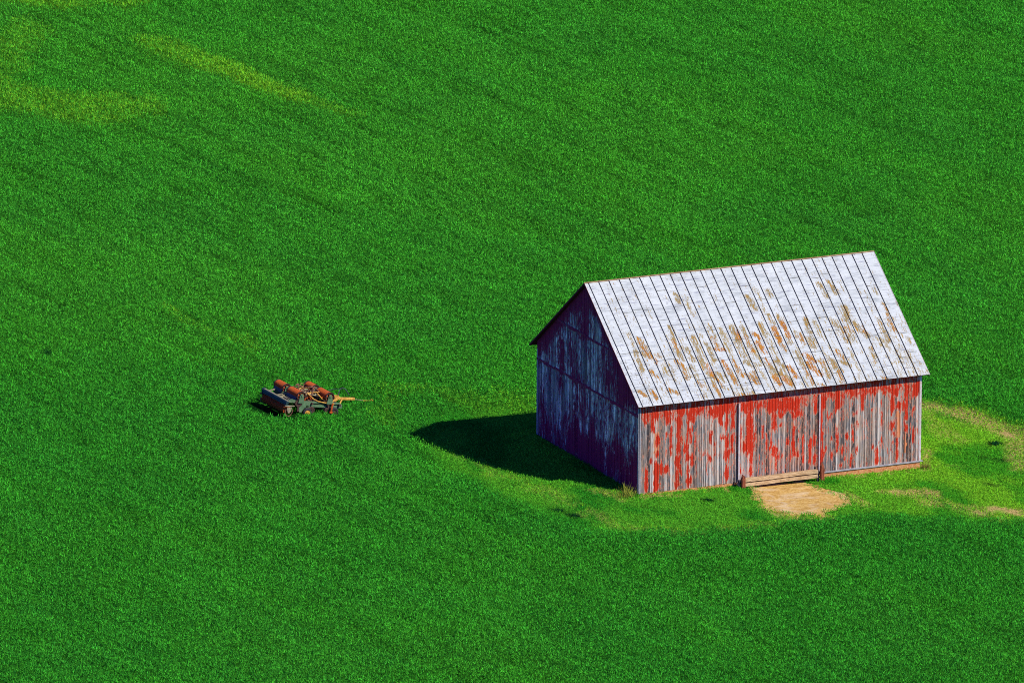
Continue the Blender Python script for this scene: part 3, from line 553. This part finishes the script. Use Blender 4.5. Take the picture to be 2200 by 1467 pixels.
    for a, s0, c, s1, w, t in STAINS:
        e0, e1 = c - a, (s1 - s0) * SLOPE; tt = np.clip(((U - a) * e0 + (S_ - s0 * SLOPE) * e1) / (e0 * e0 + e1 * e1 + 1e-6), 0, 1)
        dist = np.sqrt((U - a - tt * e0) ** 2 + (S_ - s0 * SLOPE - tt * e1) ** 2)
        q = 1 - sstep(w * .2, w * .7 + .08, dist)
        if t == 'R': r = np.maximum(r, q * .86); g = np.maximum(g, q * .62)
        elif t == 'r': r = np.maximum(r, q * .62); g = np.maximum(g, q * .64)
        elif t == 'o': g = np.maximum(g, q * .64); r = np.maximum(r, q * .34)
        elif t == 'l': g = np.maximum(g, q * .50)
        else: k = np.maximum(k, q * .58); g = np.maximum(g, q * .25)
    k = np.maximum(k, .30 + .10 * sstep(.2, .8, V)); g = np.maximum(g, .34 * sstep(.30, .7, V) * sstep(.2, 2.5, U) * (fbm(U * 1.3, V * 4, 2) * 1.6 - .1))
    def slope(mb, front, A):
        y0 = W_ / 2; sg = -1 if front else 1
        nrm = Vector((0, sg * SL, 1)).normalized(); down = Vector((0, sg, -SL)).normalized()
        top = Vector((-OG, y0, HR)) + nrm * .012
        idx = np.arange(U.size).reshape(U.shape)
        wob = .010 * (fbm(U * 1.8, V * 9, 3) - .5) + .006 * (vn(strip * 3.7, V * 0 + 2) - .5)
        vs = [tuple(top + Vector((U[i, j], 0, 0)) + down * float(V[i, j] * SLOPE) + nrm * float(wob[i, j])) for i in range(U.shape[0]) for j in range(U.shape[1])]
        fs = [(idx[i, j], idx[i, j + 1], idx[i + 1, j + 1], idx[i + 1, j]) for i in range(U.shape[0] - 1) for j in range(U.shape[1] - 1)]
        mb.add(vs, fs, [tuple(q) for q in A.reshape(-1, 4)])
        q = Matrix((Vector((1, 0, 0)), down, Vector((1, 0, 0)).cross(down))).transposed()
        for s in seams:
            mb.box(top + Vector((s, 0, 0)) + down * (SLOPE / 2) + nrm * .016, (.022, SLOPE - .01, .040), q, at=(0, 0, 0, 0))
        for i_, s in enumerate(seams):                              # end laps of the sheets, staggered from strip to strip
            for v_ in sorted(random.sample([.14, .27, .36, .48, .57, .66, .74, .83, .92], 2)):
                w_ = min(.5515, LR - s) - .03
                mb.box(top + Vector((s + w_ / 2 + .015, 0, 0)) + down * (SLOPE * (v_ + random.uniform(-.02, .02))) + nrm * .008, (w_, .022, .012), q, at=(.1, .3, .4, .35))
    rf = MB(); one = np.ones(U.shape)
    slope(rf, True, np.stack([r, g, k, one], -1))
    slope(rf, False, np.stack([r * 0, .25 * fbm(U, V * 3, 2), k * .4, one], -1))
    ro = tag(rf.build('roof', ROOF, b, attr=True), 'pale metal roof with dark seams and rust streaks')
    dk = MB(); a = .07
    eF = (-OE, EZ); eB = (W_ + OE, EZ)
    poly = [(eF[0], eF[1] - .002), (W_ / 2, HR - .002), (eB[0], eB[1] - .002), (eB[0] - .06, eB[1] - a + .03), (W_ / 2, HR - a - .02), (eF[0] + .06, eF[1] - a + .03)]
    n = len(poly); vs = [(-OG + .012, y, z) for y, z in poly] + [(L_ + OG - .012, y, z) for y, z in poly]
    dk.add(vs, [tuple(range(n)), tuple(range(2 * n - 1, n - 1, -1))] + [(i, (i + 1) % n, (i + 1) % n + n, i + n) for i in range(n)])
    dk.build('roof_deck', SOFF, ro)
    MB().box((L_ / 2, W_ / 2, HR + .030), (LR + .03, .12, .022), bev=.008).build('ridge_cap', CAPM, ro)
    for sx in (-OG - .004, L_ + OG + .004):
        rb = MB()
        for sg in (-1, 1): rb.bar((sx, W_ / 2 + sg * .02, HR - .035), (sx, W_ / 2 + sg * (W_ / 2 + OE), EZ - .035), .02, .085)
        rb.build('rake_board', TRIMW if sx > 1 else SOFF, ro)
    return b

make_barn()

# ------------------------------------------------------------------ timber barrier in front of the door
def make_barrier():
    b = empty('timber_barrier', (5.38, -.42, -.22)); tag(b, 'two weathered timber rails between rotten posts across the foot of the barn door', 'barrier')
    X1 = 4.28
    for x, h, ln in ((0, .74, .03), (X1, .90, -.02)):
        m = MB(); n = 6
        for i in range(4):                                          # splintered top: four slivers of uneven height
            dx, dy = (i % 2 - .5) * .085, (i // 2 - .5) * .085; hh = h - random.uniform(0, .22)
            m.tube([(x + dx, dy - .10, -.3), (x + dx, dy - .10, hh * .7), (x + dx + ln, dy - .10 + random.uniform(-.02, .02), hh)], [.066, .062, .03], 6)
        m.box((x, -.10, .05), (.16, .14, .75), bev=.02)
        m.build('post', POSTM, b)
        k = MB(); sx = x - .17
        k.box((sx, .02, .12), (.10, .10, .60), bev=.015); k.box((sx + .06, -.05, .36), (.22, .03, .08), bev=.006); k.box((sx + .05, -.05, .12), (.20, .03, .08), bev=.006)
        k.tube([(sx - .10, 0, .46), (sx - .14, -.02, .30), (sx - .06, 0, .16)], .03, 6)
        k.build('bracket', BRK, b)
    for z0, z1, hh, dy, sag in ((.382, .41, .165, .10, .0), (.150, .178, .175, .07, .0)):
        m = MB(); N = 14; rows = []
        for i in range(N + 1):
            t = i / N; x = .07 + t * (X1 - .28); z = z0 + (z1 - z0) * t + .008 * math.sin(t * 9 + z0 * 20); h2 = hh / 2 * (1 + .05 * math.sin(t * 23))
            rows.append([(x, -dy, z - h2), (x, dy, z - h2), (x, dy, z + h2), (x, -dy * .92, z + h2), (x, -dy * 1.03, z + h2 * .2), (x, -dy * .95, z + h2 * .05)])
        vs = [p for r_ in rows for p in r_]; fs = []
        for i in range(N):
            for j in range(6): fs.append((i * 6 + j, i * 6 + (j + 1) % 6, (i + 1) * 6 + (j + 1) % 6, (i + 1) * 6 + j))
        fs.append(tuple(range(6))); fs.append(tuple(N * 6 + q for q in range(6)))
        m.add(vs, fs); m.build('rail', RAIL, b)
make_barrier()

# ------------------------------------------------------------------ folding roller implement in the crop
def make_implement():
    RUST = m_simple('rusty_drum', (.34, .055, .008), (.68, .14, .018), (14, 14, 14), .75, .15, .3, 0, (.36, .09, .03))
    DRK = m_simple('dark_iron', (.030, .018, .015), (.11, .06, .04), 14, .75, .2)
    GRN = m_simple('faded_green_paint', (.06, .14, .06), (.13, .24, .11), 6, .7, .15, .2, 0, (.17, .20, .10))
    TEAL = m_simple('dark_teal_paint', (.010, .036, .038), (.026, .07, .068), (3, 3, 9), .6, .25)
    YEL = m_simple('yellow_paint', (.50, .24, .03), (.82, .50, .09), 9, .6, .2, .2, 0, (.30, .10, .03))
    TAN = m_simple('bare_steel', (.16, .15, .08), (.42, .38, .20), 9, .7, .2)
    TYRE = m_simple('old_tyre', (.02, .02, .024), (.06, .055, .055), 9, .9, .1)
    HOSE = m_simple('rusty_hose', (.10, .045, .03), (.36, .17, .09), 12, .7, .2)
    z0 = float(ground_z(np.array([-9.4]), np.array([20.9]))[0])
    o = empty('folding_roller', (-9.70, 20.45, z0 + .0), (0, 0, RAD(3.0))); tag(o, 'old green and rust farm roller with orange ribbed drums and a yellow drawbar', 'farm roller')
    q = Matrix.Rotation(RAD(7), 4, 'Y')
    o.matrix_world = Matrix.Translation(o.location) @ Matrix.Rotation(RAD(3.0), 4, 'Z') @ q
    def drum(x, y0, y1, z, r):
        prof = [(y0 + .01, .05), (y0, r * .80)]; n = int((y1 - y0) / .075)
        for i in range(n):
            a = y0 + (y1 - y0) * i / n; s = (y1 - y0) / n
            prof += [(a + s * .12, r), (a + s * .62, r), (a + s * .76, r * .90), (a + s * .98, r * .90)]
        prof += [(y1, r * .80), (y1 - .01, .05)]
        d = MB().lathe_y((x, 0, z), prof, 36).build('roller_drum', RUST, o)
        for yy, sg in ((y0, -1), (y1, 1)):                           # open rim with spokes at each end
            m = MB(); R = r * 1.04
            m.lathe_y((x, yy, z), [(sg * .03 - .03, R * .86), (sg * .03 - .03, R), (sg * .03 + .03, R), (sg * .03 + .03, R * .86), (sg * .03 - .03, R * .86)], 36)
            for a in range(6):
                an = a * math.pi / 3; m.bar((x, yy + sg * .03, z), (x + math.cos(an) * R * .9, yy + sg * .03, z + math.sin(an) * R * .9), .04, .03)
            m.build('rim', DRK, d)
        m = MB()                                                     # end bearing plate
        yy = y0 - .10
        m.prism([(x - .17, z - .34), (x + .17, z - .34), (x + .10, z + .02), (x + .05, z + .13), (x - .05, z + .13), (x - .10, z + .02)], yy, yy + .035)
        m.box((x, yy - .02, z + .02), (.10, .05, .10), bev=.015)
        m.build('bearing_plate', GRN, d)
        m = MB(); yy = y1 + .07; m.prism([(x - .15, z - .34), (x + .15, z - .34), (x + .07, z + .1), (x - .07, z + .1)], yy, yy + .03); m.build('bearing_plate', TAN, d)
    drum(-.12, -1.15, -.02, .97, .235); drum(-.12, .50, 1.42, .97, .235)
    drum(1.50, -1.12, -.02, .92, .235); drum(1.50, .48, 1.28, .92, .235)
    # frame: two green side rails, cross members, dark lower beams
    for y in (-1.05, 1.25):
        m = MB(); m.bar((-.35, y, .67), (2.15, y, .56), .09, .10, .01); m.bar((-.35, y + .03, .50), (2.3, y + .03, .37), .07, .14, .01)
        m.prism([(-.22, .62), (.48, .60), (.42, .40), (.18, .36), (.02, .12), (-.10, .14), (-.2, .42)], y - .05, y - .02)
        m.box((.36, y - .035, .40), (.26, .03, .2), bev=.01)
        m.build('side_frame', GRN, o)
    m = MB()
    for x, z in ((-.1, .60), (.55, .58), (1.45, .50), (2.1, .50)): m.bar((x, -1.2, z), (x, 1.4, z), .10, .10, .01)
    for y in (-.35, .45): m.bar((-.6, y, .60), (2.2, y, .50), .08, .12, .01)
    m.build('cross_frame', DRK, o)
    for s0, s1, w, h in (((-.45, -1.0, .70), (-.45, -.25, .72), .05, .05), ((-.62, -1.0, .70), (-.62, -.25, .72), .05, .05), ((-.85, .95, .74), (-.3, 1.2, .78), .07, .05), ((-.85, .1, .72), (-.2, .25, .78), .07, .05), ((-.85, -.3, .72), (-.35, .1, .75), .05, .05)):
        MB().bar(s0, s1, w, h).build('rear_strut', TAN, o)
    MB().box((-.6, -.15, .70), (.34, .30, .03)).build('step_plate', TAN, o)
    for y0, y1 in ((-1.1, -.05), (.52, 1.38)):                      # dark plates added to stand for the rear drums' shaded lower half
        m = MB(); m.prism([(-.34, .92), (-.40, .74), (-.36, .56), (-.20, .50), (-.18, .54), (-.32, .60), (-.36, .74), (-.31, .90)], y0, y1); m.build('drum_shade_plate', TEAL, o)
    # rear beam: channel section with a bright top edge, gang of cast rings under it
    m = MB(); m.prism([(-1.07, .56), (-.92, .56), (-.92, .60), (-1.02, .62), (-1.02, .66), (-.92, .68), (-.92, .77), (-1.07, .77), (-1.09, .73), (-1.07, .68), (-1.09, .64), (-1.07, .60)], -1.48, 1.20)
    rb = m.build('rear_beam', TEAL, o)
    MB().box((-.97, -.14, .785), (.13, 2.68, .02), bev=.004).build('beam_edge', TAN, rb)
    MB().box((-1.0, 1.225, .66), (.2, .05, .34), bev=.01).build('beam_end', TEAL, rb)
    g = MB(); g.tube([(-.95, -1.42, .33), (-.95, 1.2, .33)], .035, 8)
    for i in range(20):
        y = -1.36 + i * .128; N = 20; rr = .20
        g.lathe_y((-.95, y, .33), [(-.018, .05), (-.03, rr * .8), (-.006, rr), (.006, rr), (.03, rr * .8), (.018, .05)], 18)
        for t in range(10):
            a = t * math.pi / 5 + i * .3; g.box((-.95 + math.cos(a) * rr, y, .33 + math.sin(a) * rr), (.05, .035, .05), Matrix.Rotation(-a, 3, 'Y'))
    g.build('ring_gang', RUST, o)
    for y in (-1.55, 1.25):
        m = MB(); m.prism([(-1.04, .50), (-.76, .50), (-.80, .30), (-.86, .20), (-.96, .20), (-1.0, .30)], y, y + .04); m.box((-.91, y + .0, .56), (.52, .09, .05), bev=.008)
        e = m.build('gang_hanger', DRK if y > 0 else TAN, o)
        mm = MB(); mm.curve([(-1.1, y - .01, .40), (-1.12, y - .01, .18), (-.95, y - .01, .04), (-.78, y - .01, .14), (-.72, y - .01, .38)], .022, 6); mm.build('hanger_strap', HOSE, e)
    MB().prism([(-.80, .64), (-.34, .62), (-.36, .74), (-.55, .80), (-.76, .74)], -1.14, -1.02).build('side_cover', GRN, o)
    m = MB(); m.lathe_y((-.22, -1.13, .62), [(-.05, .03), (-.05, .20), (.05, .20), (.05, .03)], 18); m.box((-.22, -1.13, .34), (.10, .09, .30)); m.build('fold_hinge', DRK, o)
    # middle gang rings seen below the frame
    for x in (.55, 1.5):
        g = MB()
        for i in range(18): g.lathe_y((x, -1.1 + i * .13, .22), [(-.02, .05), (-.03, .17), (0, .21), (.03, .17), (.02, .05)], 14)
        g.build('ring_gang', DRK, o)
    # wheels
    for x, y, r, mt in ((.28, -1.22, .24, YEL), (1.78, -1.18, .26, DRK), (.28, 1.3, .24, YEL), (1.78, 1.3, .26, DRK)):
        w = empty('wheel', (x, y, .14)); w.parent = o
        MB().lathe_y((0, 0, 0), [(-.08, r * .62), (-.085, r * .86), (-.05, r), (.05, r), (.085, r * .86), (.08, r * .62)], 26).build('tyre', TYRE, w, smooth=True)
        MB().lathe_y((0, 0, 0), [(-.10, .02), (-.10, .06), (-.06, .08), (-.04, r * .5), (-.07, r * .63), (.07, r * .63), (.04, r * .5), (.06, .02)], 20).build('hub', mt, w)
    # drawbar
    m = MB()
    m.bar((1.95, .55, .62), (2.62, .04, .66), .10, .12, .01); m.bar((1.95, -.55, .50), (2.62, -.04, .64), .10, .12, .01)
    m.bar((1.80, 0, .58), (3.50, 0, .56), .11, .13, .015); m.bar((2.25, -.75, .38), (2.80, -.06, .60), .07, .06, .01); m.bar((1.9, -.72, .42), (2.3, -.75, .38), .07, .06, .01)
    m.prism([(1.95, .62), (2.45, .66), (2.05, .88), (1.95, .86)], -.16, -.11); m.prism([(1.95, .62), (2.45, .66), (2.05, .88), (1.95, .86)], .11, .16)
    db = m.build('drawbar', YEL, o)
    k = MB()
    for i in range(5): k.box((3.60 + i * .085, 0, .53 - .012 * i), (.08, .05 if i % 2 else .02, .02 if i % 2 else .05), bev=.008)
    k.build('chain', TAN, db)
    m = MB(); m.box((4.22, 0, .47), (.46, .08, .05), bev=.01); m.lathe_y((4.48, 0, .47), [(-.02, .04), (-.02, .08), (.02, .08), (.02, .04), (-.02, .04)], 14); m.build('hitch', YEL, db)
    m = MB(); m.curve([(2.62, .10, .70), (2.80, .30, .98), (3.02, .22, 1.02), (3.20, .06, .74)], .022, 6); m.curve([(3.0, .24, 1.02), (2.55, .6, .9), (2.1, .6, .75)], .016, 6); m.build('hydraulic_hose', BRK, db)
    MB().box((2.12, -.82, .43), (.44, .30, .13), bev=.015).build('tool_box', GRN, o)
    m = MB(); m.bar((1.85, -.30, .70), (1.92, .5, .72), .14, .10, .01); m.box((1.9, .12, .80), (.16, .3, .16), bev=.02); m.build('front_bracket', TAN, o)
    # yellow fold struts over the near side
    for pts in ([(.50, -.55, .98), (.66, -.95, .80), (.86, -1.12, .70), (1.75, -1.16, .54)], [(1.05, -.6, .98), (1.16, -.92, .80), (1.36, -1.13, .68), (1.78, -1.15, .58)]):
        m = MB()
        for a_, b_ in zip(pts, pts[1:]): m.bar(a_, b_, .065, .05, .008)
        m.build('fold_strut', YEL, o)
    m = MB(); m.bar((1.66, -1.22, .62), (1.58, -1.30, .22), .07, .07, .01); m.box((1.56, -1.32, .18), (.16, .08, .08), bev=.01); m.build('jack_stand', RUST, o)
    # tangle of rods, cylinders and hoses between the drum rows
    for y in (-.62, -.2, .3, .75): MB().tube([(.10, y, .88), (.62, y + .08, .92), (1.22, y + .02, .84)], .035, 7).build('linkage_rod', TAN, o)
    for y in (-.45, .55): MB().tube([(.25, y, .80), (.84, y, .98), (.85, y, .98), (1.25, y, 1.02)], [.055, .055, .025, .025], 10).build('hydraulic_cylinder', YEL, o)
    rn = random.Random(5)
    for i in range(26):
        x, y, z = rn.uniform(.15, 1.1), rn.uniform(-.8, 1.1), rn.uniform(.70, .98); pts = [(x, y, z)]
        for j in range(5):
            x = min(1.25, max(.12, x + rn.uniform(-.28, .28))); y += rn.uniform(-.28, .28); z = min(1.16, max(.62, z + rn.uniform(-.22, .24))); pts.append((x, y, z))
        MB().curve(pts, rn.uniform(.014, .028), 5, 4).build('hose', HOSE, o)
    for i in range(26):
        x, y = rn.uniform(.12, 1.25), rn.uniform(-.9, 1.15); a_ = rn.uniform(0, 3.1)
        MB().box((x, y, rn.uniform(.66, .90)), (rn.uniform(.1, .34), .04, rn.uniform(.03, .10)), Matrix.Rotation(a_, 3, 'Z') @ Matrix.Rotation(rn.uniform(-.5, .5), 3, 'Y'), .006).build('link_plate', RUST, o)
make_implement()

# ------------------------------------------------------------------ separate weeds
def weed(name, x, y, n, rad, h, col, label, cat, group=None, spread=.6):
    t_ = rng.random(n) * 2 * np.pi; q_ = rad * 1.4 * rng.random(n) ** .7; px = q_ * np.cos(t_); py = q_ * 1.15 * np.sin(t_)
    c = np.array([col]) * (.55 + .9 * rng.random(n))[:, None]
    L = h * (.5 + .7 * rng.random(n)); lean = RAD(8) + spread * rng.random(n)
    o = leaf_mesh(name, px, py, np.zeros(n), L, .022 + .03 * rng.random(n), lean, c)
    z = float(ground_z(np.array([x]), np.array([y]))[0]); o.location = (x, y, z - .02); tag(o, label, cat, group)
weed('dry_weed', -.62, -.05, 130, .30, .66, (.42, .44, .06), 'straw coloured tuft of dry weeds at the near shaded corner of the barn', 'weed', spread=.9)
weed('dry_weed', 15.50, -.20, 110, .15, .34, (.34, .32, .06), 'small dry yellowish tuft at the right hand corner of the barn footing', 'weed')
weed('grass_tuft', 4.85, -.70, 260, .20, .20, (.06, .42, .02), 'dark green tuft crowding the left post of the timber barrier', 'grass tuft')
weed('grass_tuft', 9.95, -.85, 420, .34, .20, (.06, .42, .02), 'dark green tuft crowding the right post of the timber barrier', 'grass tuft')
weed('dark_weed', -4.98, -1.40, 150, .15, .20, (.012, .09, .02), 'left one of a close pair of dark weed clumps below the barn shadow', 'weed')
weed('dark_weed', -4.62, -2.60, 150, .15, .20, (.012, .09, .02), 'right one of a close pair of dark weed clumps below the barn shadow', 'weed')
weed('dark_weed', 20.9, 2.9, 170, .20, .20, (.012, .11, .025), 'dark weed clump in the pale grass right of the barn', 'weed')
weed('dark_weed', 2.75, -2.15, 120, .12, .18, (.008, .075, .015), 'small dark weed clump in the short grass below the long wall', 'weed')
weed('dark_weed', -17.17, 34.5, 130, .20, .36, (.015, .12, .02), 'lone dark weed clump in the crop near the left edge of the field', 'weed')
